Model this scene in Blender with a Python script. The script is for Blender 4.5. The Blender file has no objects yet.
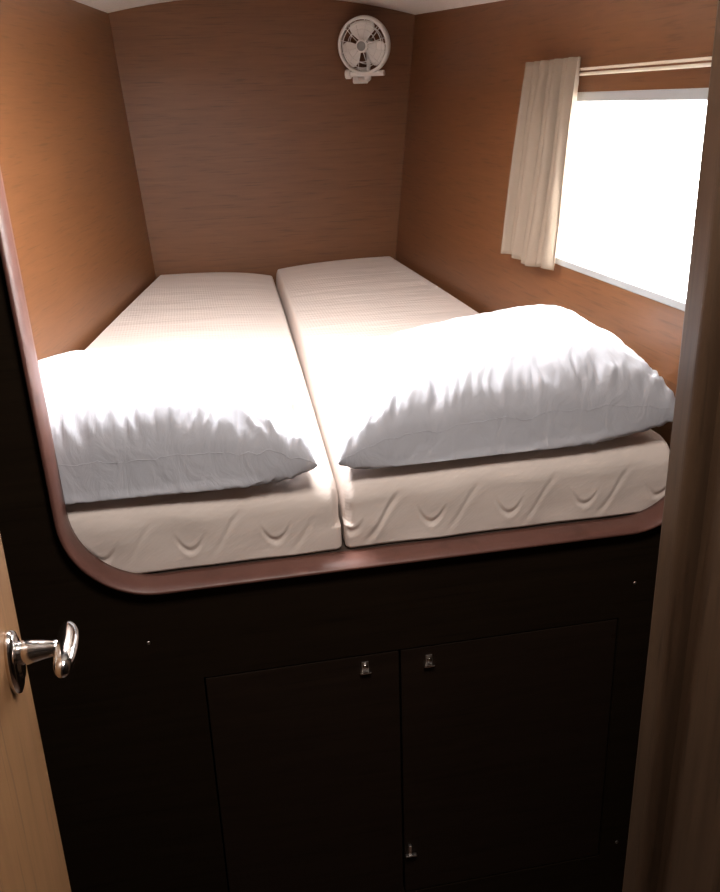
import bpy, bmesh, math, random
from mathutils import Vector, Matrix, noise
from math import sin, cos, pi, radians, sqrt

sc = bpy.context.scene
COL = sc.collection
H = 1.6                                   # eye height: floor at z = 0

# ---------------------------------------------------------------- camera
cd = bpy.data.cameras.new('camera')
cam = bpy.data.objects.new('camera', cd)
COL.objects.link(cam)
cd.sensor_fit = 'HORIZONTAL'
cd.sensor_width = 36.0
cd.lens = 893.7 / 720.0 * 36.0
cd.clip_start = 0.02
R3 = Matrix(((0.97989654, 0.1008063, -0.1721652),
             (-0.1968652, 0.34861546, -0.91635765),
             (-0.03235517, 0.93182903, 0.36145234)))
cam.matrix_world = Matrix.Translation((0, 0, H)) @ R3.to_4x4()
sc.camera = cam

# ---------------------------------------------------------------- world (bright overcast day outside)
w = bpy.data.worlds.new('sky')
sc.world = w
w.use_nodes = True
bg = w.node_tree.nodes['Background']
bg.inputs[0].default_value = (1.0, 0.985, 0.95, 1)
bg.inputs[1].default_value = 33.0

def area(name, loc, direction, sx, sy, power, col=(1, 1, 1), portal=False, spread=180):
    l = bpy.data.lights.new(name, 'AREA')
    l.shape = 'RECTANGLE'; l.size = sx; l.size_y = sy
    l.energy = power; l.color = col
    l.spread = radians(spread)
    o = bpy.data.objects.new(name, l)
    COL.objects.link(o)
    o.location = loc
    o.rotation_euler = Vector(direction).to_track_quat('-Z', 'Y').to_euler()
    if portal:
        l.cycles.is_portal = True
    return o

area('window_portal', (0.96, 1.75, 1.41), (-1, 0, 0.08), 0.62, 0.46, 1, portal=True)
area('cabin_lamp', (0.04, 1.64, 1.885), (-0.10, 0.18, -1), 0.30, 0.24, 17.5, (1.0, 0.97, 0.97), spread=150)
area('passage_lamp', (0.22, 0.62, 2.04), (0, 0.15, -1), 0.28, 0.28, 12.5, (1.0, 0.90, 0.83))

vs = sc.view_settings
vs.view_transform = 'Standard'
vs.look = 'None'
vs.exposure = 0.0
vs.gamma = 1.0
vs.use_curve_mapping = False

# ---------------------------------------------------------------- materials
def new_mat(name):
    m = bpy.data.materials.new(name)
    m.use_nodes = True
    nt = m.node_tree
    return m, nt, nt.nodes['Principled BSDF']

def plain(name, col, rough=0.5, metal=0.0, noise_amt=0.06, bump=0.0, scale=60, coat=0.0):
    m, nt, b = new_mat(name)
    b.inputs['Roughness'].default_value = rough
    b.inputs['Metallic'].default_value = metal
    b.inputs['Coat Weight'].default_value = coat
    tc = nt.nodes.new('ShaderNodeTexCoord')
    n = nt.nodes.new('ShaderNodeTexNoise')
    n.inputs['Scale'].default_value = scale
    nt.links.new(tc.outputs['Object'], n.inputs['Vector'])
    r = nt.nodes.new('ShaderNodeValToRGB')
    r.color_ramp.elements[0].position = 0.3
    r.color_ramp.elements[1].position = 0.7
    r.color_ramp.elements[0].color = (*[c * (1 - noise_amt) for c in col], 1)
    r.color_ramp.elements[1].color = (*[min(1, c * (1 + noise_amt)) for c in col], 1)
    nt.links.new(n.outputs['Fac'], r.inputs['Fac'])
    nt.links.new(r.outputs['Color'], b.inputs['Base Color'])
    if bump:
        bp = nt.nodes.new('ShaderNodeBump')
        bp.inputs['Strength'].default_value = bump
        bp.inputs['Distance'].default_value = 0.002
        nt.links.new(n.outputs['Fac'], bp.inputs['Height'])
        nt.links.new(bp.outputs['Normal'], b.inputs['Normal'])
    return m

def wood(name, dark, mid, light, stretch=(1.2, 1.2, 22), rough=0.42, coat=0.0, spec=0.5):
    """veneer with the grain lying along the board's long axis (fine streaks, broad figure)"""
    m, nt, b = new_mat(name)
    tc = nt.nodes.new('ShaderNodeTexCoord')
    mp = nt.nodes.new('ShaderNodeMapping')
    mp.inputs['Scale'].default_value = stretch
    nt.links.new(tc.outputs['Object'], mp.inputs['Vector'])
    n1 = nt.nodes.new('ShaderNodeTexNoise')
    n1.inputs['Scale'].default_value = 2.6
    n1.inputs['Detail'].default_value = 8
    n1.inputs['Roughness'].default_value = 0.62
    n1.inputs['Distortion'].default_value = 0.7
    nt.links.new(mp.outputs['Vector'], n1.inputs['Vector'])
    r = nt.nodes.new('ShaderNodeValToRGB')
    e = r.color_ramp.elements
    e[0].position = 0.28; e[0].color = (*dark, 1)
    e[1].position = 0.76; e[1].color = (*light, 1)
    k = e.new(0.5); k.color = (*mid, 1)
    nt.links.new(n1.outputs['Fac'], r.inputs['Fac'])
    n2 = nt.nodes.new('ShaderNodeTexNoise')
    n2.inputs['Scale'].default_value = 3.2
    n2.inputs['Detail'].default_value = 4
    mp2 = nt.nodes.new('ShaderNodeMapping')
    mp2.inputs['Scale'].default_value = tuple(s * (1.5 if s < 5 else 2.6) for s in stretch)
    nt.links.new(tc.outputs['Object'], mp2.inputs['Vector'])
    nt.links.new(mp2.outputs['Vector'], n2.inputs['Vector'])
    mr = nt.nodes.new('ShaderNodeMapRange')
    mr.inputs['From Min'].default_value = 0.30        # sparse dark flecks over an even ground
    mr.inputs['From Max'].default_value = 0.43
    mr.inputs['To Min'].default_value = 0.70
    mr.inputs['To Max'].default_value = 1.0
    nt.links.new(n2.outputs['Fac'], mr.inputs['Value'])
    mx = nt.nodes.new('ShaderNodeVectorMath'); mx.operation = 'SCALE'
    nt.links.new(r.outputs['Color'], mx.inputs[0])
    nt.links.new(mr.outputs['Result'], mx.inputs['Scale'])
    nt.links.new(mx.outputs['Vector'], b.inputs['Base Color'])
    b.inputs['Roughness'].default_value = rough
    b.inputs['Coat Weight'].default_value = coat
    b.inputs['Specular IOR Level'].default_value = spec
    bp = nt.nodes.new('ShaderNodeBump')
    bp.inputs['Strength'].default_value = 0.08
    bp.inputs['Distance'].default_value = 0.001
    nt.links.new(n2.outputs['Fac'], bp.inputs['Height'])
    nt.links.new(bp.outputs['Normal'], b.inputs['Normal'])
    return m

M_WALL = wood('walnut_veneer', (0.150, 0.060, 0.023), (0.172, 0.070, 0.027), (0.200, 0.083, 0.033), (1.8, 1.8, 24), rough=0.40, spec=0.5)
M_DARK = wood('dark_veneer', (0.0115, 0.0070, 0.0038), (0.0138, 0.0084, 0.0046), (0.0170, 0.0104, 0.0056), rough=0.5, spec=0.12)
M_LOCK = wood('locker_veneer', (0.0145, 0.0086, 0.0054), (0.0172, 0.0102, 0.0064), (0.0215, 0.0128, 0.0080), rough=0.5, spec=0.14)
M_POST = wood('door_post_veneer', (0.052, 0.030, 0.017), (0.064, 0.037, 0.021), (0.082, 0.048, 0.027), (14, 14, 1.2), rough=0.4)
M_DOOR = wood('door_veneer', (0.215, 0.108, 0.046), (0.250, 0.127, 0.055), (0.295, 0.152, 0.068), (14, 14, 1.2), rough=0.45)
M_TRIM = wood('mahogany_trim', (0.120, 0.050, 0.038), (0.142, 0.060, 0.045), (0.168, 0.072, 0.054), (3, 3, 3), rough=0.42)
M_CEIL = plain('cream_headliner', (0.84, 0.79, 0.73), 0.7, bump=0.15, scale=180)
M_FLOOR = wood('cabin_sole', (0.06, 0.03, 0.018), (0.08, 0.04, 0.024), (0.10, 0.05, 0.03), (14, 1.2, 1.2))
M_PLY = plain('painted_plywood', (0.06, 0.04, 0.03), 0.8)
M_CHROME = plain('chrome', (0.86, 0.85, 0.84), 0.13, 1.0, noise_amt=0.01)
M_STEEL = plain('dull_steel', (0.62, 0.58, 0.55), 0.3, 1.0, noise_amt=0.02)
M_GAP = plain('black_recess', (0.01, 0.009, 0.008), 0.8)
M_WHITEPL = plain('white_plastic', (0.90, 0.88, 0.85), 0.35, noise_amt=0.01)
M_GREYPL = plain('grey_plastic', (0.30, 0.30, 0.29), 0.45, noise_amt=0.02)
M_FRAME = plain('window_frame_white', (0.42, 0.44, 0.45), 0.4, noise_amt=0.01)
M_RAIL = plain('cream_rail', (0.74, 0.66, 0.54), 0.35, noise_amt=0.02)

def cloth_mat(name, col, rough=0.9, trans=0.0, kind='pillow'):
    m, nt, b = new_mat(name)
    b.inputs['Base Color'].default_value = (*col, 1)
    b.inputs['Roughness'].default_value = rough
    b.inputs['Specular IOR Level'].default_value = 0.2
    tc = nt.nodes.new('ShaderNodeTexCoord')
    bp = nt.nodes.new('ShaderNodeBump')
    if kind == 'pillow':
        mp = nt.nodes.new('ShaderNodeMapping'); mp.inputs['Scale'].default_value = (1.6, 0.8, 0.8)
        nt.links.new(tc.outputs['Object'], mp.inputs['Vector'])
        n = nt.nodes.new('ShaderNodeTexNoise'); n.inputs['Scale'].default_value = 15
        n.inputs['Detail'].default_value = 5; n.inputs['Distortion'].default_value = 1.2
        nt.links.new(mp.outputs['Vector'], n.inputs['Vector'])
        nt.links.new(n.outputs['Fac'], bp.inputs['Height'])
        bp.inputs['Strength'].default_value = 0.35
        bp.inputs['Distance'].default_value = 0.012
    elif kind == 'mattress':
        # knitted cover: diagonal dotted weave plus soft cross ripples
        mp = nt.nodes.new('ShaderNodeMapping')
        mp.inputs['Rotation'].default_value = (0, radians(38), radians(8))
        nt.links.new(tc.outputs['Object'], mp.inputs['Vector'])
        v = nt.nodes.new('ShaderNodeTexWave'); v.inputs['Scale'].default_value = 62
        v.inputs['Distortion'].default_value = 0.6; v.bands_direction = 'Z'
        nt.links.new(mp.outputs['Vector'], v.inputs['Vector'])
        mp2 = nt.nodes.new('ShaderNodeMapping'); mp2.inputs['Scale'].default_value = (2.2, 17, 5)
        nt.links.new(tc.outputs['Object'], mp2.inputs['Vector'])
        n = nt.nodes.new('ShaderNodeTexNoise'); n.inputs['Scale'].default_value = 2.6
        n.inputs['Detail'].default_value = 3; n.inputs['Distortion'].default_value = 0.5
        nt.links.new(mp2.outputs['Vector'], n.inputs['Vector'])
        mul = nt.nodes.new('ShaderNodeMath'); mul.operation = 'MULTIPLY'; mul.inputs[1].default_value = 0.035
        nt.links.new(v.outputs['Fac'], mul.inputs[0])
        ad = nt.nodes.new('ShaderNodeMath'); ad.operation = 'ADD'
        nt.links.new(mul.outputs[0], ad.inputs[0]); nt.links.new(n.outputs['Fac'], ad.inputs[1])
        nt.links.new(ad.outputs[0], bp.inputs['Height'])
        bp.inputs['Strength'].default_value = 0.5
        bp.inputs['Distance'].default_value = 0.008
    else:
        n = nt.nodes.new('ShaderNodeTexNoise'); n.inputs['Scale'].default_value = 400
        nt.links.new(tc.outputs['Object'], n.inputs['Vector'])
        nt.links.new(n.outputs['Fac'], bp.inputs['Height'])
        bp.inputs['Strength'].default_value = 0.25
        bp.inputs['Distance'].default_value = 0.001
    nt.links.new(bp.outputs['Normal'], b.inputs['Normal'])
    if trans:
        t = nt.nodes.new('ShaderNodeBsdfTranslucent')
        t.inputs['Color'].default_value = (*[min(1, c * 1.1) for c in col], 1)
        mix = nt.nodes.new('ShaderNodeMixShader'); mix.inputs[0].default_value = trans
        out = nt.nodes['Material Output']
        nt.links.new(b.outputs[0], mix.inputs[1]); nt.links.new(t.outputs[0], mix.inputs[2])
        nt.links.new(mix.outputs[0], out.inputs['Surface'])
    return m

M_PILLOW = cloth_mat('white_cotton', (0.62, 0.64, 0.70))
M_MATT = cloth_mat('knitted_mattress_cover', (0.80, 0.71, 0.65), kind='mattress')
M_CURT = cloth_mat('curtain_cloth', (0.290, 0.228, 0.175), trans=0.07, kind='curtain')

M_GLASS, nt, b = new_mat('window_glass')
b.inputs['Base Color'].default_value = (1, 1, 1, 1)
b.inputs['Roughness'].default_value = 0.02
b.inputs['Transmission Weight'].default_value = 1.0
b.inputs['IOR'].default_value = 1.1

# ---------------------------------------------------------------- helpers
def mesh_obj(name, bm, mat, parent=None, smooth=False, bevel=0.0, segs=2):
    bmesh.ops.recalc_face_normals(bm, faces=bm.faces[:])
    me = bpy.data.meshes.new(name)
    bm.to_mesh(me); bm.free()
    me.materials.append(mat)
    if smooth:
        for p in me.polygons: p.use_smooth = True
    o = bpy.data.objects.new(name, me)
    COL.objects.link(o)
    if parent is not None: o.parent = parent
    if bevel:
        m = o.modifiers.new('bevel', 'BEVEL')
        m.width = bevel; m.segments = segs; m.limit_method = 'ANGLE'
        m.angle_limit = radians(40)
    return o

def struct(o):
    o['kind'] = 'structure'
    return o

def tag(o, label, cat, group=None):
    o['label'] = label; o['category'] = cat
    if group: o['group'] = group
    return o

def empty(name, loc):
    o = bpy.data.objects.new(name, None)
    o.empty_display_size = 0.05
    COL.objects.link(o)
    o.location = loc
    return o

def box(bm, x0, x1, y0, y1, z0, z1):
    vs_ = [bm.verts.new((x, y, z)) for x in (x0, x1) for y in (y0, y1) for z in (z0, z1)]
    for f in ((0, 1, 3, 2), (4, 6, 7, 5), (0, 4, 5, 1), (2, 3, 7, 6), (0, 2, 6, 4), (1, 5, 7, 3)):
        bm.faces.new([vs_[i] for i in f])

def lathe(bm, prof, mat4, n=32):
    """prof: (radius, height) revolved about local Z, placed by mat4"""
    rings = []
    for r, z in prof:
        rings.append([bm.verts.new(mat4 @ Vector((r * cos(2 * pi * i / n), r * sin(2 * pi * i / n), z))) for i in range(n)])
    for a, b_ in zip(rings, rings[1:]):
        for i in range(n):
            bm.faces.new((a[i], a[(i + 1) % n], b_[(i + 1) % n], b_[i]))
    bm.faces.new(rings[0]); bm.faces.new(rings[-1])

def tube(bm, pts, rad, n=10, closed=False):
    pts = [Vector(p) for p in pts]
    rings = []
    N = len(pts)
    prev = None
    for i, p in enumerate(pts):
        a = pts[(i - 1) % N] if (closed or i > 0) else p
        c = pts[(i + 1) % N] if (closed or i < N - 1) else p
        t = (c - a).normalized()
        if prev is None:
            u = t.orthogonal().normalized()
        else:
            u = (prev - t * prev.dot(t)).normalized()
        prev = u
        v = t.cross(u)
        r = rad[i] if isinstance(rad, (list, tuple)) else rad
        rings.append([bm.verts.new(p + (u * cos(2 * pi * k / n) + v * sin(2 * pi * k / n)) * r) for k in range(n)])
    M = N if closed else N - 1
    for i in range(M):
        a, c = rings[i], rings[(i + 1) % N]
        for k in range(n):
            bm.faces.new((a[k], a[(k + 1) % n], c[(k + 1) % n], c[k]))
    if not closed:
        bm.faces.new(rings[0]); bm.faces.new(rings[-1])

def plate(bm, loops, fmap, thick):
    """flat board with holes; loops in 2D, fmap puts 2D into 3D, thick = offset Vector"""
    edges = []
    for lp in loops:
        vv = [bm.verts.new(fmap(*p)) for p in lp]
        for i in range(len(vv)):
            edges.append(bm.edges.new((vv[i], vv[(i + 1) % len(vv)])))
    r = bmesh.ops.triangle_fill(bm, use_beauty=True, use_dissolve=False, edges=edges)
    faces = [g for g in r['geom'] if isinstance(g, bmesh.types.BMFace)]
    ex = bmesh.ops.extrude_face_region(bm, geom=faces)
    for g in ex['geom']:
        if isinstance(g, bmesh.types.BMVert):
            g.co += Vector(thick)

def rect(a0, a1, b0, b1):
    return [(a0, b0), (a1, b0), (a1, b1), (a0, b1)]

def rrect(a0, a1, b0, b1, rs, n=10, skew=0.0):
    """rounded rectangle, rs = radii (a0b0, a1b0, a1b1, a0b1); skew moves the a0 side outwards with height"""
    out = []
    cs = [(a0 + rs[0], b0 + rs[0], pi, rs[0]), (a1 - rs[1], b0 + rs[1], 1.5 * pi, rs[1]),
          (a1 - rs[2], b1 - rs[2], 0, rs[2]), (a0 + rs[3], b1 - rs[3], .5 * pi, rs[3])]
    for cx, cy, s, r in cs:
        for i in range(n + 1):
            t = s + i / n * pi / 2
            x, y = cx + r * cos(t), cy + r * sin(t)
            if x < (a0 + a1) / 2: x -= skew * (y - b0)
            out.append((x, y))
    return out

# ================================================================ STRUCTURE
YF, YB = 1.35, 3.43                       # front bulkhead, back wall
def xl(y, z):                             # flared hull side, left
    return (0.767135 - 0.181597 * y + 0.0625937 * (z - H)) / -0.981379
def xr(y, z):                             # flared hull side, right
    return (-0.97975 + 0.0331439 * y - 0.101176 * (z - H)) / -0.994316
NR = Vector((-0.994316, -0.033144, 0.101176))   # inward normal of the right side
NL = Vector((0.981379, -0.181597, 0.062594))

# floor, ceilings
bm = bmesh.new(); box(bm, -0.75, 1.15, -1.1, 3.6, -0.12, -0.08)
struct(mesh_obj('floor', bm, M_FLOOR))

def zceil(x, y):
    c, hw = 0.3665, 0.5325
    t = (x - c) / hw
    return H + 0.345 - 0.058 * t * t - 0.011 * t
def zceil(x, y):
    y = max(y, 2.2)
    xa, xb = xl(y, H + 0.29), xr(y, H + 0.26)
    t = (x - (xa + xb) / 2) / ((xb - xa) / 2)
    t = max(-1.3, min(1.3, t))
    return H + 0.345 - 0.058 * t * t - 0.011 * t - (0.036 * (3.43 - y) / 0.8 * t if t > 0 else 0)
bm = bmesh.new()
nx, ny = 40, 6
g = [[[bm.verts.new((-0.62 + 1.72 * i / nx, 1.36 + 2.14 * j / ny, zceil(-0.62 + 1.72 * i / nx, 1.36 + 2.14 * j / ny) + k * 0.03))
       for k in (0, 1)] for j in range(ny + 1)] for i in range(nx + 1)]
for i in range(nx):
    for j in range(ny):
        for k in (0, 1):
            bm.faces.new((g[i][j][k], g[i + 1][j][k], g[i + 1][j + 1][k], g[i][j + 1][k]))
for i in range(nx):
    for j in (0, ny):
        bm.faces.new((g[i][j][0], g[i + 1][j][0], g[i + 1][j][1], g[i][j][1]))
for j in range(ny):
    for i in (0, nx):
        bm.faces.new((g[i][j][0], g[i][j + 1][0], g[i][j + 1][1], g[i][j][1]))
struct(mesh_obj('ceiling', bm, M_CEIL))

bm = bmesh.new(); box(bm, -0.75, 1.15, -1.1, 1.38, 2.06, 2.10)
struct(mesh_obj('ceiling_passage', bm, M_CEIL))

# back wall
bm = bmesh.new(); box(bm, -0.45, 1.10, YB + 0.0, YB + 0.03, -0.08, H + 0.42)
struct(mesh_obj('wall_back', bm, M_WALL))

# left hull side
bm = bmesh.new()
plate(bm, [rect(1.38, YB + 0.02, -0.08, H + 0.42)], lambda y, z: Vector((xl(y, z), y, z)), -NL * 0.03)
struct(mesh_obj('wall_left', bm, M_WALL))

# right hull side with the window hole
WY0, WY1, WZ0, WZ1 = 1.44, 2.075, H - 0.378, H - 0.007
bm = bmesh.new()
plate(bm, [rect(1.38, YB + 0.02, -0.08, H + 0.42), rrect(WY0, WY1, WZ0, WZ1, (.012,) * 4, 4)],
      lambda y, z: Vector((xr(y, z), y, z)), -NR * 0.035)
struct(mesh_obj('wall_right', bm, M_WALL))

# window: frame, glass
def wmap(y, z): return Vector((xr(y, z), y, z))
bm = bmesh.new()
plate(bm, [rrect(WY0 - .006, WY1 + .006, WZ0 - .006, WZ1 + .006, (.016,) * 4, 4), rrect(WY0 + .012, WY1 - .012, WZ0 + .009, WZ1 - .014, (.02,) * 4, 5)],
      lambda y, z: wmap(y, z) + NR * 0.004, -NR * 0.036)
win = struct(mesh_obj('window_1', bm, M_FRAME, bevel=0.002))
bm = bmesh.new()
plate(bm, [rrect(WY0 + .006, WY1 - .006, WZ0 + .005, WZ1 - .007, (.02,) * 4, 5)], lambda y, z: wmap(y, z) - NR * 0.018, -NR * 0.004)
mesh_obj('pane', bm, M_GLASS, win)
# front bulkhead with the berth opening and the locker hole
OX0, OX1, OZ0, OZ1 = -0.236, 0.895, H - 0.752, H + 0.225
RS = (0.145, 0.15, 0.10, 0.10)
SK = 0.022
LX0, LX1, LZ0, LZ1 = -0.040, 0.745, H - 1.530, H - 0.937
bm = bmesh.new()
plate(bm, [rect(-0.70, 1.10, -0.08, 2.07), rrect(OX0 + .005, OX1 - .005, OZ0 + .005, OZ1 - .005, tuple(r - .005 for r in RS), 12, SK), rect(LX0, LX1, LZ0, LZ1)],
      lambda x, z: Vector((x, YF, z)), (0, 0.028, 0))
wf = struct(mesh_obj('wall_front', bm, M_DARK))
for px, pz in ((0.771, H - 0.865), (-0.125, H - 0.852), (0.783, H - 1.50)):
    bm = bmesh.new()
    lathe(bm, [(0.0036, 0), (0.0036, 0.0006), (0.0022, 0.0015), (0.0004, 0.0017)], Matrix.Translation((px, YF, pz)) @ Matrix.Rotation(radians(90), 4, 'X'), 16)
    mesh_obj('screw', bm, M_STEEL, wf, smooth=True)

# moulded lip all round the opening
outer = rrect(OX0, OX1, OZ0, OZ1, RS, 16, SK)
prof = [(0.0, 0.002), (-0.002, -0.009), (-0.002, -0.014), (0.000, -0.0165), (0.003, -0.0165), (0.005, -0.014), (0.009, -0.006), (0.011, 0.004), (0.0125, 0.020), (0.0125, 0.032), (0.002, 0.033)]
bm = bmesh.new()
rings = []
NO = len(outer)
for i, p in enumerate(outer):
    a = Vector(outer[(i - 1) % NO]); c = Vector(outer[(i + 1) % NO])
    t = (c - a).normalized()
    nrm = Vector((-t.y, t.x))             # inward for a counter-clockwise loop
    rings.append([bm.verts.new((p[0] + nrm.x * o_, YF + d, p[1] + nrm.y * o_)) for o_, d in prof])
for i in range(NO):
    a, c = rings[i], rings[(i + 1) % NO]
    for k in range(len(prof)):
        k2 = (k + 1) % len(prof)
        bm.faces.new((a[k], a[k2], c[k2], c[k]))
struct(mesh_obj('trim_1', bm, M_TRIM, smooth=True))

# passage walls round the camera
bm = bmesh.new(); box(bm, -0.74, -0.70, -1.1, 1.35, -0.08, 2.07)
struct(mesh_obj('wall_passage_left', bm, M_DARK))
bm = bmesh.new(); box(bm, 0.92, 0.96, -1.1, 1.35, -0.08, 2.07)
struct(mesh_obj('wall_passage_right', bm, M_DARK))
bm = bmesh.new(); box(bm, -0.74, 0.96, -1.14, -1.10, -0.08, 2.10)
struct(mesh_obj('wall_passage_back', bm, M_POST))

# door post at the right: rounded nose, rebate and thicker lining behind it
def extrude_profile(bm, pts, z0, z1):
    a = [bm.verts.new((x - 0.003, y, z0)) for x, y in pts]
    c = [bm.verts.new((min(x + 0.014, 0.916), y, z1)) for x, y in pts]
    for i in range(len(pts)):
        j = (i + 1) % len(pts)
        bm.faces.new((a[i], a[j], c[j], c[i]))
    bm.faces.new(a); bm.faces.new(c)
pts = [(0.90, 1.045), (0.612, 1.045)]
for i in range(7):
    t = radians(90 + i * 15); pts.append((0.612 + 0.008 * cos(t), 1.037 + 0.008 * sin(t)))
for i in range(9):
    t = radians(180 + i * 90 / 8); pts.append((0.622 + 0.018 * cos(t), 1.006 + 0.018 * sin(t)))
pts += [(0.634, 0.988), (0.636, 0.975)]
for i in range(9):
    t = radians(180 + i * 90 / 8); pts.append((0.652 + 0.016 * cos(t), 0.86 + 0.016 * sin(t)))
pts += [(0.90, 0.844)]
pts = [(min(x + 0.017, 0.914), y) for x, y in pts]
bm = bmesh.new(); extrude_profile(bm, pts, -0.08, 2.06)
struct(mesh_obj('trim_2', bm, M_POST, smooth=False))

# open door at the left
DX, DY0, DY1 = -0.217, 0.22, 0.902
bm = bmesh.new(); box(bm, DX - 0.038, DX, DY0, DY1, -0.07, 2.0)
door = struct(mesh_obj('door_1', bm, M_DOOR, bevel=0.003))
HY, HZ = 0.838, H - 0.520
toX = Matrix.Translation((DX, HY, HZ)) @ Matrix.Rotation(radians(90), 4, 'Y')
bm = bmesh.new()
lathe(bm, [(0.023, -0.001), (0.0235, 0.003), (0.0225, 0.007), (0.019, 0.009), (0.013, 0.0095), (0.012, 0.012), (0.0005, 0.012)],
      toX @ Matrix.Translation((0.010, 0, 0)) @ Matrix.Diagonal((1.55, 1, 1, 1)), 48)
hd = mesh_obj('door_handle', bm, M_CHROME, door, smooth=True)
bm = bmesh.new()
lathe(bm, [(0.0125, 0.008), (0.0130, 0.018), (0.0118, 0.026), (0.0098, 0.036), (0.0086, 0.044), (0.0086, 0.056), (0.0005, 0.058)], toX, 32)
mesh_obj('handle_shank', bm, M_CHROME, hd, smooth=True)
bm = bmesh.new()
rings = []
for k in range(25):                       # flattened oval lever running back along the door
    t = k / 24
    y = HY + 0.040 - 0.086 * t
    s = max(0.02, (1 - abs(2 * t - 1) ** 3.2)) ** 0.5
    rz = 0.0125 * s * (0.95 + 0.15 * t); rx = 0.0118 * s
    cx_ = DX + 0.056 + 0.002 * sin(pi * t); cz_ = HZ + 0.003 - 0.006 * t
    rings.append([bm.verts.new((cx_ + rx * cos(2 * pi * i / 20), y, cz_ + rz * sin(2 * pi * i / 20))) for i in range(20)])
for a, c in zip(rings, rings[1:]):
    for i in range(20):
        bm.faces.new((a[i], a[(i + 1) % 20], c[(i + 1) % 20], c[i]))
bm.faces.new(rings[0]); bm.faces.new(rings[-1])
mesh_obj('lever', bm, M_CHROME, hd, smooth=True)
# ================================================================ BERTH
ZT, ZM = H - 0.742, H - 0.583             # platform top, mattress top
SX = 0.226                                # seam
# platform (hidden under the mattresses)
bm = bmesh.new()
plate(bm, [[(xl(1.39, ZT) + .02, 1.382), (xr(1.39, ZT) - .015, 1.382), (xr(YB, ZT) - .012, YB - .004), (xl(YB, ZT) + .02, YB - .004)]],
      lambda x, y: Vector((x, y, ZT)), (0, 0, -0.02))
struct(mesh_obj('trim_berth_platform', bm, M_PLY))

def steps(L, r, d_edge, d_mid):
    """grid stations: fine in the rounded margins, coarse between"""
    n1 = max(4, int(r / d_edge)); n2 = max(2, int((L - 2 * r) / d_mid))
    return [r * i / n1 for i in range(n1)] + [r + (L - 2 * r) * i / n2 for i in range(n2)] + [L - r + r * i / n1 for i in range(n1 + 1)]

def mattress(name, corners, T, r, ztop, seed, sag):
    """corners: front-left, front-right, back-right, back-left (x, y). Quilted knitted cover."""
    fl, fr, br, bl = [Vector((*c, 0)) for c in corners]
    W = (fr - fl).length; L = (bl - fl).length
    gx = steps(W, r, 0.004, 0.003); gy = steps(L, r, 0.004, 0.020); gz = steps(T, r, 0.004, 0.0012)
    bm = bmesh.new()
    cache = {}
    def vert(i, j, k):
        key = (i, j, k)
        if key in cache: return cache[key]
        p = Vector((gx[i], gy[j], gz[k]))
        # softly rolled front, tighter sides and back
        ry = r if p.y < L / 2 else 0.022
        if p.z < T / 2 and p.y < L / 2: ry = 0.014
        rx = 0.018 if p.z > T / 2 else 0.012
        c = Vector((min(max(p.x, rx), W - rx), min(max(p.y, ry), L - ry), min(max(p.z, r), T - r)))
        d = p - c
        d = Vector((d.x / rx, d.y / ry, d.z / r))
        q = p
        n = Vector((0, 0, 0))
        if d.length > 1e-9:
            n = d.normalized(); q = c + Vector((n.x * rx, n.y * ry, n.z * r))
        rb = 0.010                        # the underside edge is much squarer than the top
        if q.z < r: q.z *= rb / r
        elif q.z < T - r: q.z = rb + (q.z - r) * (T - r - rb) / (T - 2 * r)
        # quilting grooves on the upright sides
        side = 1 - abs(n.z) ** 2 if d.length > 1e-9 else 0
        onf = abs(n.y) > abs(n.x)
        s = p.x if onf else p.y
        h = 0.0
        if side > 0.05:
            def curve(z0, z1, w_):        # a stitched line: groove with puffed cloth beside it
                e = (z0 - z1) / w_
                return -0.0034 * math.exp(-e * e) + 0.0010 * math.exp(-(abs(e) - 2.2) ** 2)
            lam = 0.145
            ph = (s / lam + seed * 0.31) % 1.0                # repeat of the stitched pattern
            m1 = math.exp(-((ph - 0.32) / 0.17) ** 6)        # cups low on the side
            h += side * m1 * (0.8 + 0.5 * noise.noise(Vector((s * 7, 0, seed)))) * curve(q.z, T * 0.26 + T * 0.20 * ((ph - 0.32) / 0.17) ** 2, 0.0055)
            m2 = math.exp(-((ph - 0.72) / 0.22) ** 6)        # flicks rising to the top edge
            h += side * m2 * (0.45 + 0.9 * noise.noise(Vector((s * 8, 5, seed)))) * curve(q.z, T * 0.42 + T * 0.30 * sin((ph - 0.72) * 6), 0.0080)
            h += side * (0.003 * noise.noise(Vector((s * 9, q.z * 20, seed))) + 0.002 * sin(2 * pi * s / lam) * sin(pi * q.z / T))
            if not onf: h *= 0.08
        if n.length > 0: q = q + n * h
        if True:                 # soft top, dipping to the seam and rippled
            u = q.x / W; vv = q.y / L
            e = min(1, min(q.x, W - q.x, q.y, L - q.y) / 0.06 + 0.15)
            q.z += sag(u, vv) * min(1, q.z / T) + 0.0022 * e * max(0, q.z / T * 4 - 3) * noise.noise(Vector((q.x * 3, q.y * 22, seed + 3)))
        u = q.x / W; vv = q.y / L
        base = (fl * (1 - u) + fr * u) * (1 - vv) + (bl * (1 - u) + br * u) * vv
        cache[key] = bm.verts.new((base.x, base.y, ztop - T + q.z))
        return cache[key]
    I, J, K = len(gx) - 1, len(gy) - 1, len(gz) - 1
    for i in range(I):
        for j in range(J):
            for k in (0, K): bm.faces.new((vert(i, j, k), vert(i + 1, j, k), vert(i + 1, j + 1, k), vert(i, j + 1, k)))
    for i in range(I):
        for k in range(K):
            for j in (0, J): bm.faces.new((vert(i, j, k), vert(i + 1, j, k), vert(i + 1, j, k + 1), vert(i, j, k + 1)))
    for j in range(J):
        for k in range(K):
            for i in (0, I): bm.faces.new((vert(i, j, k), vert(i, j + 1, k), vert(i, j + 1, k + 1), vert(i, j, k + 1)))
    return mesh_obj(name, bm, M_MATT, smooth=True)

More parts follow.
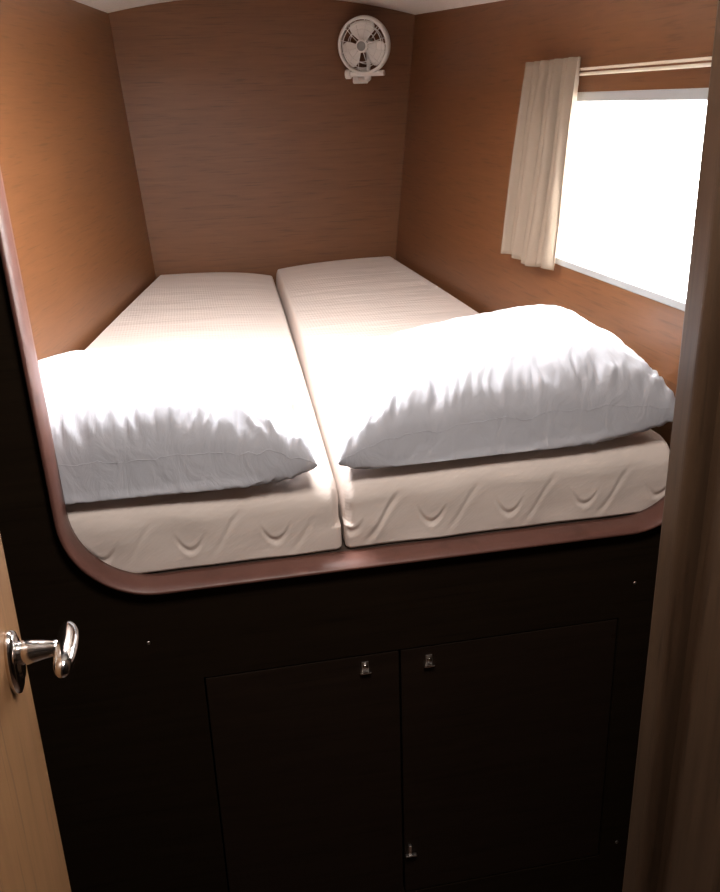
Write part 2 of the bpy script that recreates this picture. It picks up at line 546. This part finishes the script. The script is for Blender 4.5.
T = ZM - ZT
ml = mattress('mattress', [(xl(1.388, ZT) + .004, 1.386), (SX - .003, 1.386), (0.331, YB - 0.006), (xl(YB, ZT) + .003, YB - 0.004)],
              T, 0.056, ZM, 1.0, lambda u, v: -0.030 * u ** 3 * v ** 2 - 0.004 * u ** 6 - 0.022 * math.exp(-(v / 0.40) ** 2))
tag(ml, 'left-hand cream quilted mattress lying against the orange-brown side wall', 'mattress', 'pair of berth mattresses')
mr_ = mattress('mattress', [(SX + .003, 1.386), (xr(1.388, ZT) - .006, 1.386), (xr(YB, ZT) - .003, YB - 0.004), (0.337, YB - 0.006)],
               T, 0.056, ZM, 4.0, lambda u, v: -0.024 * (1 - u) ** 3 * v ** 2 + 0.014 * v - 0.021 * math.exp(-(v / 0.40) ** 2))
tag(mr_, 'right-hand cream quilted mattress lying below the window', 'mattress', 'pair of berth mattresses')

# ---------------------------------------------------------------- pillows
def pillow(loc, rz, a, b_, ht, hb, zc, seed, tilt, lab, lean=0.0, fat=0.0, skew=0.0):
    """a, b_ half sizes; ht above the seam, hb below; zc seam height over the mattress"""
    root_loc = Vector(loc)
    rot = Matrix.Rotation(rz, 4, 'Z')
    N1, N2 = 170, 120
    def shape(u, v, top):
        # u along the length, v across; outline pulled in between the four corner tips
        ex = 1 - 0.055 * (1 - abs(v) ** 2.2) ; ey = 1 - 0.085 * (1 - abs(u) ** 2.4)
        x = a * u * ex; y = b_ * v * ey
        du = 1 - abs(u) ** 3.6; dv = 1 - abs(v) ** 3.4
        prof_ = (max(0, du) ** 0.52) * (max(0, dv) ** 0.50)
        edge = min(1 - abs(u), 1 - abs(v))
        # the cloth gathers at the seam: radial puckers running in from each edge
        near_v = (1 if v < 0 else 0.25) * math.exp(-((1 - abs(v)) / 0.20)) * (1 - math.exp(-(1 - abs(v)) / 0.03))
        near_u = math.exp(-((1 - abs(u)) / 0.22)) * (1 - math.exp(-(1 - abs(u)) / 0.03))
        sgn = 1 if v > 0 else -1
        P = noise.noise
        f1 = P(Vector((u * 11 + 2.2 * P(Vector((u * 3, v * 3, seed))), v * 1.6 + sgn * 5, seed)))
        f2 = P(Vector((u * 31 + 1.5 * P(Vector((u * 5, v * 5, seed + 4))), v * 3.1, seed + 9)))
        f3 = P(Vector((u * 1.6, v * 11, seed + 20)))
        ridge = (1 - abs(f1) * 2.2)
        wr = near_v * (0.013 * ridge + 0.017 * f2) + near_u * 0.012 * f3
        wr += 0.007 * P(Vector((u * 2.3, v * 2.6, seed + 31))) * prof_
        wr += 0.004 * P(Vector((u * 6, v * 6, seed + 41))) * prof_
        if top:
            z = ht * (1 + fat * u) * prof_ + wr * min(1, edge / 0.05)
        else:
            z = -hb * max(0, du) ** 0.55 * max(0, dv) ** 0.18 + 0.35 * wr * min(1, edge / 0.05)
        # seam droops a little between the corners and waves
        zs = zc * (0.52 + 0.48 * (1 - abs(u) ** 5)) 
        wav = 0.012 * P(Vector((u * 6, v * 3, seed + 50))) + 0.006 * P(Vector((u * 17, v * 3, seed + 60)))
        zs += wav * (math.exp(-(1 - abs(v)) / 0.25)) if top else wav * max(0, 1 - edge / 0.06)
        zs += tilt * u
        z += zs
        # lower edge hangs forward
        if not top:                       # the underside bellies out past the seam
            e_ = min(1, (1 - abs(v)) / 0.25); y += sgn * 0.024 * 4 * e_ * (1 - e_) * du
        y *= 1 + 0.08 * u if v > 0 else 1
        x += skew * (v + 1) / 2 * (1 - u) / 2
        y -= lean * max(0, z) * (1 if v < 0 else 0.4)
        return Vector((x, y, max(z, 0.001)))
    bm = bmesh.new()
    def par(i, N):
        t = -1 + 2 * i / N
        return sin(t * pi / 2) * 0.55 + t * 0.45
    tops = [[bm.verts.new(shape(par(i, N1), par(j, N2), True)) for j in range(N2 + 1)] for i in range(N1 + 1)]
    bots = [[None] * (N2 + 1) for _ in range(N1 + 1)]
    for i in range(N1 + 1):
        for j in range(N2 + 1):
            if i in (0, N1) or j in (0, N2): bots[i][j] = tops[i][j]
            else: bots[i][j] = bm.verts.new(shape(par(i, N1), par(j, N2), False))
    for g_ in (tops, bots):
        for i in range(N1):
            for j in range(N2):
                bm.faces.new((g_[i][j], g_[i + 1][j], g_[i + 1][j + 1], g_[i][j + 1]))
    ring = [tops[i][0].co.copy() for i in range(0, N1, 2)] + [tops[N1][j].co.copy() for j in range(0, N2, 2)] + \
           [tops[i][N2].co.copy() for i in range(N1, 0, -2)] + [tops[0][j].co.copy() for j in range(N2, 0, -2)]
    o = mesh_obj('pillow', bm, M_PILLOW, smooth=True)
    o.matrix_world = Matrix.Translation(root_loc) @ rot
    bm = bmesh.new()
    tube(bm, ring, 0.0006, 6, closed=True)
    mesh_obj('seam_piping', bm, M_PILLOW, o, smooth=True)
    tag(o, lab, 'pillow', 'white pillows at the front of the berth')
    return o

pillow((-0.102, 1.586, ZM - 0.013), radians(-2), 0.292, 0.218, 0.118, 0.090, 0.068, 3.0, 0.0,
       'left white pillow, flatter and bluish, lying on the left-hand mattress', lean=0.10)
pillow((0.532, 1.596, ZM - 0.008), radians(0), 0.313, 0.224, 0.118, 0.092, 0.068, 11.0, 0.012,
       'right white pillow, plumper and higher, lying on the mattress by the window', lean=0.10, fat=0.14, skew=0.085)

# ================================================================ LOCKER UNDER THE BERTH
lk = empty('under_berth_locker', ((LX0 + LX1) / 2, YF + 0.02, LZ0))
tag(lk, 'dark wooden two-door locker set in the panel below the berth opening', 'locker')
off = Vector(lk.location)
def loc_child(bm):
    for v in bm.verts: v.co -= off
bm = bmesh.new()
t_ = 0.012
y0_, y1_ = YF + 0.030, YF + 0.42
box(bm, LX0 - t_, LX0, y0_, y1_, LZ0 - t_, LZ1 + t_)
box(bm, LX1, LX1 + t_, y0_, y1_, LZ0 - t_, LZ1 + t_)
box(bm, LX0, LX1, y0_, y1_, LZ0 - t_, LZ0)
box(bm, LX0, LX1, y0_, y1_, LZ1, LZ1 + t_)
box(bm, LX0 - t_, LX1 + t_, y1_, y1_ + t_, LZ0 - t_, LZ1 + t_)
box(bm, 0.309, 0.321, y0_, y1_, LZ0, LZ1)
loc_child(bm); mesh_obj('body', bm, M_GAP, lk)
def locker_door(x0, x1):
    bm = bmesh.new(); box(bm, x0, x1, YF + 0.001, YF + 0.019, LZ0 + 0.003, LZ1 - 0.0035)
    loc_child(bm)
    return mesh_obj('door', bm, M_LOCK, lk, bevel=0.0015)
d1 = locker_door(LX0 + 0.003, 0.3125)
d2 = locker_door(0.3165, LX1 - 0.003)
def push_latch(x, z, par):
    bm = bmesh.new()
    box(bm, x - 0.0065, x + 0.0065, YF - 0.0015, YF + 0.002, z - 0.010, z + 0.010)
    loc_child(bm); p = mesh_obj('push_latch', bm, M_STEEL, par, bevel=0.001)
    bm = bmesh.new()
    lathe(bm, [(0.0046, 0), (0.0046, 0.004), (0.0036, 0.0055), (0.0004, 0.006)],
          Matrix.Translation(Vector((x, YF - 0.001, z + 0.002))) @ Matrix.Rotation(radians(90), 4, 'X'), 20)
    loc_child(bm); mesh_obj('button', bm, M_CHROME, p, smooth=True)
    bm = bmesh.new()
    box(bm, x - 0.010, x + 0.010, YF - 0.007, YF + 0.001, z - 0.0125, z - 0.0095)
    loc_child(bm); mesh_obj('finger_lip', bm, M_CHROME, p, bevel=0.0008)
push_latch(0.249, H - 0.963, d1)
push_latch(0.369, H - 0.968, d2)
bm = bmesh.new()                          # small turn catch low on the right leaf
box(bm, 0.3235, 0.3305, YF - 0.005, YF + 0.002, H - 1.424, H - 1.402)
box(bm, 0.317, 0.340, YF - 0.008, YF - 0.0005, H - 1.4275, H - 1.424)
loc_child(bm); c = mesh_obj('turn_catch', bm, M_STEEL, d2, bevel=0.0008)

# ================================================================ CURTAIN, RAIL
NRv = NR
rail = empty('curtain_rail', (xr(1.9, H + 0.04), 1.9, H + 0.036))
tag(rail, 'slim cream double curtain rail above the window on the right wall', 'curtain rail')
def rl(bm):
    for v in bm.verts: v.co -= Vector(rail.location)
for zz, rr in ((H + 0.044, 0.0030), (H + 0.034, 0.0034)):
    bm = bmesh.new()
    tube(bm, [wmap(1.42 + k * 0.86 / 10, zz) + NR * 0.020 for k in range(11)], rr, 10)
    rl(bm); mesh_obj('rail', bm, M_RAIL, rail, smooth=True)
for yy in (1.43, 2.26):
    bm = bmesh.new()
    plate(bm, [rrect(yy - .006, yy + .006, H + 0.029, H + 0.049, (.003,) * 4, 3)], lambda y, z: wmap(y, z) + NR * 0.001, NR * 0.018)
    rl(bm); mesh_obj('bracket', bm, M_RAIL, rail)

bm = bmesh.new()
CN, CM = 180, 40
cz0, cz1 = H - 0.398, H + 0.068
grid = []
for i in range(CN + 1):
    s = i / CN
    col_ = []
    for j in range(CM + 1):
        t = j / CM
        z = cz0 + (cz1 - cz0) * t
        z += (1 - t) * (0.006 * sin(s * 9) ) 
        y = 2.272 - (2.272 - 1.990) * s
        y += 0.006 * sin(s * 2 * pi * 7 + 0.6 + 0.5 * sin(t * 3)) * (1 - .3 * t)
        fold = sin(s * 2 * pi * 7.0 + 0.9 * sin(t * 2.5 + s * 5)) + 0.45 * sin(s * 2 * pi * 3.1 + 1.7 + t * 0.8)
        amp = 0.0125 + 0.004 * noise.noise(Vector((s * 4, t * 2, 1.0)))
        d = 0.032 + amp * fold * (0.72 + 0.28 * (1 - t))
        if z > H + 0.025: d = 0.033 + (d - 0.032) * 0.8
        p = wmap(y, z) + NR * d
        col_.append(bm.verts.new(p))
    grid.append(col_)
for i in range(CN):
    for j in range(CM):
        bm.faces.new((grid[i][j], grid[i + 1][j], grid[i + 1][j + 1], grid[i][j + 1]))
cu = mesh_obj('curtain', bm, M_CURT, smooth=True)
so = cu.modifiers.new('thick', 'SOLIDIFY'); so.thickness = 0.0015
tag(cu, 'short beige pleated curtain drawn to the far end of the window', 'curtain')

# ================================================================ FAN
FX, FY, FZ = 0.692, YB, H + 0.163
fan = empty('wall_fan', (FX, FY, FZ - 0.10))
tag(fan, 'small round white cabin fan fixed high on the back wall', 'fan')
fo = Vector(fan.location)
def fc(bm):
    for v in bm.verts: v.co -= fo
hub = Vector((FX, FY - 0.085, FZ + 0.012))
FR = Matrix.Translation(hub) @ Matrix.Rotation(radians(-31), 4, 'Z') @ Matrix.Rotation(radians(6), 4, 'X') @ Matrix.Rotation(radians(90), 4, 'X')  # local Z faces the cabin
RR = 0.092
def ringpts(r, z, n=64): return [FR @ Vector((r * cos(2 * pi * i / n), r * sin(2 * pi * i / n), z)) for i in range(n)]
bm = bmesh.new()                          # shroud
lathe_pts = [(RR, -0.018), (RR + .003, -0.006), (RR + .002, 0.010), (RR - .004, 0.016), (RR - .009, 0.013), (RR - .007, 0.0), (RR - .006, -0.018)]
n = 64
rings = [[bm.verts.new(FR @ Vector((r * cos(2 * pi * i / n), r * sin(2 * pi * i / n), z))) for i in range(n)] for r, z in lathe_pts]
for k in range(len(rings)):
    a, c = rings[k], rings[(k + 1) % len(rings)]
    for i in range(n): bm.faces.new((a[i], a[(i + 1) % n], c[(i + 1) % n], c[i]))
fc(bm); mesh_obj('shroud_ring', bm, M_WHITEPL, fan, smooth=True)
bm = bmesh.new()                          # front grille: rings and spokes
for r, z in ((0.071, 0.020), (0.052, 0.024)):
    tube(bm, ringpts(r, z), 0.0016, 6, closed=True)
for k in range(12):
    a_ = 2 * pi * k / 12 + 0.26
    tube(bm, [FR @ Vector((r * cos(a_), r * sin(a_), z)) for r, z in ((0.018, 0.027), (0.052, 0.025), (0.071, 0.021), (RR - .005, 0.014))], 0.0013, 6)
fc(bm); mesh_obj('front_grille', bm, M_WHITEPL, fan, smooth=True)
bm = bmesh.new()
for k in range(8):
    a_ = 2 * pi * k / 8
    tube(bm, [FR @ Vector((r * cos(a_), r * sin(a_), z)) for r, z in ((0.02, -0.030), (0.07, -0.026), (RR - .003, -0.016))], 0.0018, 6)
tube(bm, ringpts(0.062, -0.027), 0.0016, 6, closed=True)
fc(bm); mesh_obj('rear_grille', bm, M_WHITEPL, fan, smooth=True)
for a0 in (92, 208, 332):                 # three broad twisted blades
    bm = bmesh.new()
    gr = []
    for i in range(10):
        r = 0.014 + (0.080 - 0.014) * i / 9
        half = radians(34 + 8 * sin(pi * i / 9)) if i < 9 else radians(30)
        row = []
        for j in range(13):
            q = -1 + 2 * j / 12
            a_ = radians(a0) + q * half
            row.append(bm.verts.new(FR @ Vector((r * cos(a_), r * sin(a_), 0.004 + 0.009 * q * (0.5 + 0.5 * i / 9)))))
        gr.append(row)
    for i in range(9):
        for j in range(12): bm.faces.new((gr[i][j], gr[i + 1][j], gr[i + 1][j + 1], gr[i][j + 1]))
    fc(bm)
    bo = mesh_obj('blade', bm, M_WHITEPL, fan, smooth=True)
    s_ = bo.modifiers.new('thick', 'SOLIDIFY'); s_.thickness = 0.0016; s_.offset = 0
bm = bmesh.new()
lathe(bm, [(0.021, 0.010), (0.0215, 0.026), (0.019, 0.030), (0.0160, 0.030)], FR, 40)
fc(bm); mesh_obj('hub_ring', bm, M_WHITEPL, fan, smooth=False, bevel=0.001)
bm = bmesh.new()
lathe(bm, [(0.0155, 0.024), (0.0155, 0.031), (0.012, 0.033), (0.0005, 0.0335)], FR, 40)
fc(bm); mesh_obj('hub_cap', bm, M_GREYPL, fan, smooth=True)
bm = bmesh.new()
lathe(bm, [(0.010, 0.004), (0.020, 0.0), (0.024, -0.015), (0.023, -0.042), (0.015, -0.050), (0.0005, -0.050)], FR, 40)
fc(bm); mesh_obj('motor_housing', bm, M_WHITEPL, fan, smooth=True)
# bracket: wall foot, arm, tilt bar with knobs
bm = bmesh.new()
box(bm, FX - 0.028, FX + 0.028, FY - 0.014, FY, FZ - 0.110, FZ - 0.058)
fc(bm); mesh_obj('wall_foot', bm, M_WHITEPL, fan, bevel=0.005, segs=3)
bm = bmesh.new()
Lc = FR @ Vector((-0.058, -0.092, -0.010)); Rc = FR @ Vector((0.066, -0.092, -0.010))
tube(bm, [Lc, Rc], 0.0095, 14)
fc(bm); bar = mesh_obj('tilt_bar', bm, M_WHITEPL, fan, smooth=False)
bm = bmesh.new()
tube(bm, [Lc + (Lc - Rc).normalized() * 0.020, Lc + (Lc - Rc).normalized() * 0.002, Lc], [0.016, 0.016, 0.010], 18)
fc(bm); mesh_obj('knob', bm, M_WHITEPL, fan, bevel=0.002)
bm = bmesh.new()
mid = (Lc + Rc) / 2
tube(bm, [mid + Vector((0, 0, -0.014)), mid + Vector((0, 0.02, -0.012)), Vector((FX, FY - 0.010, FZ - 0.090))], [0.013, 0.013, 0.012], 14)
fc(bm); mesh_obj('swivel_arm', bm, M_WHITEPL, fan, smooth=True)
bm = bmesh.new()
tube(bm, [mid, mid + (FR.to_3x3() @ Vector((0, 0.03, -0.02))), hub + (FR.to_3x3() @ Vector((0, -0.02, -0.035)))], 0.0075, 12)
fc(bm); mesh_obj('yoke', bm, M_WHITEPL, fan, smooth=True)
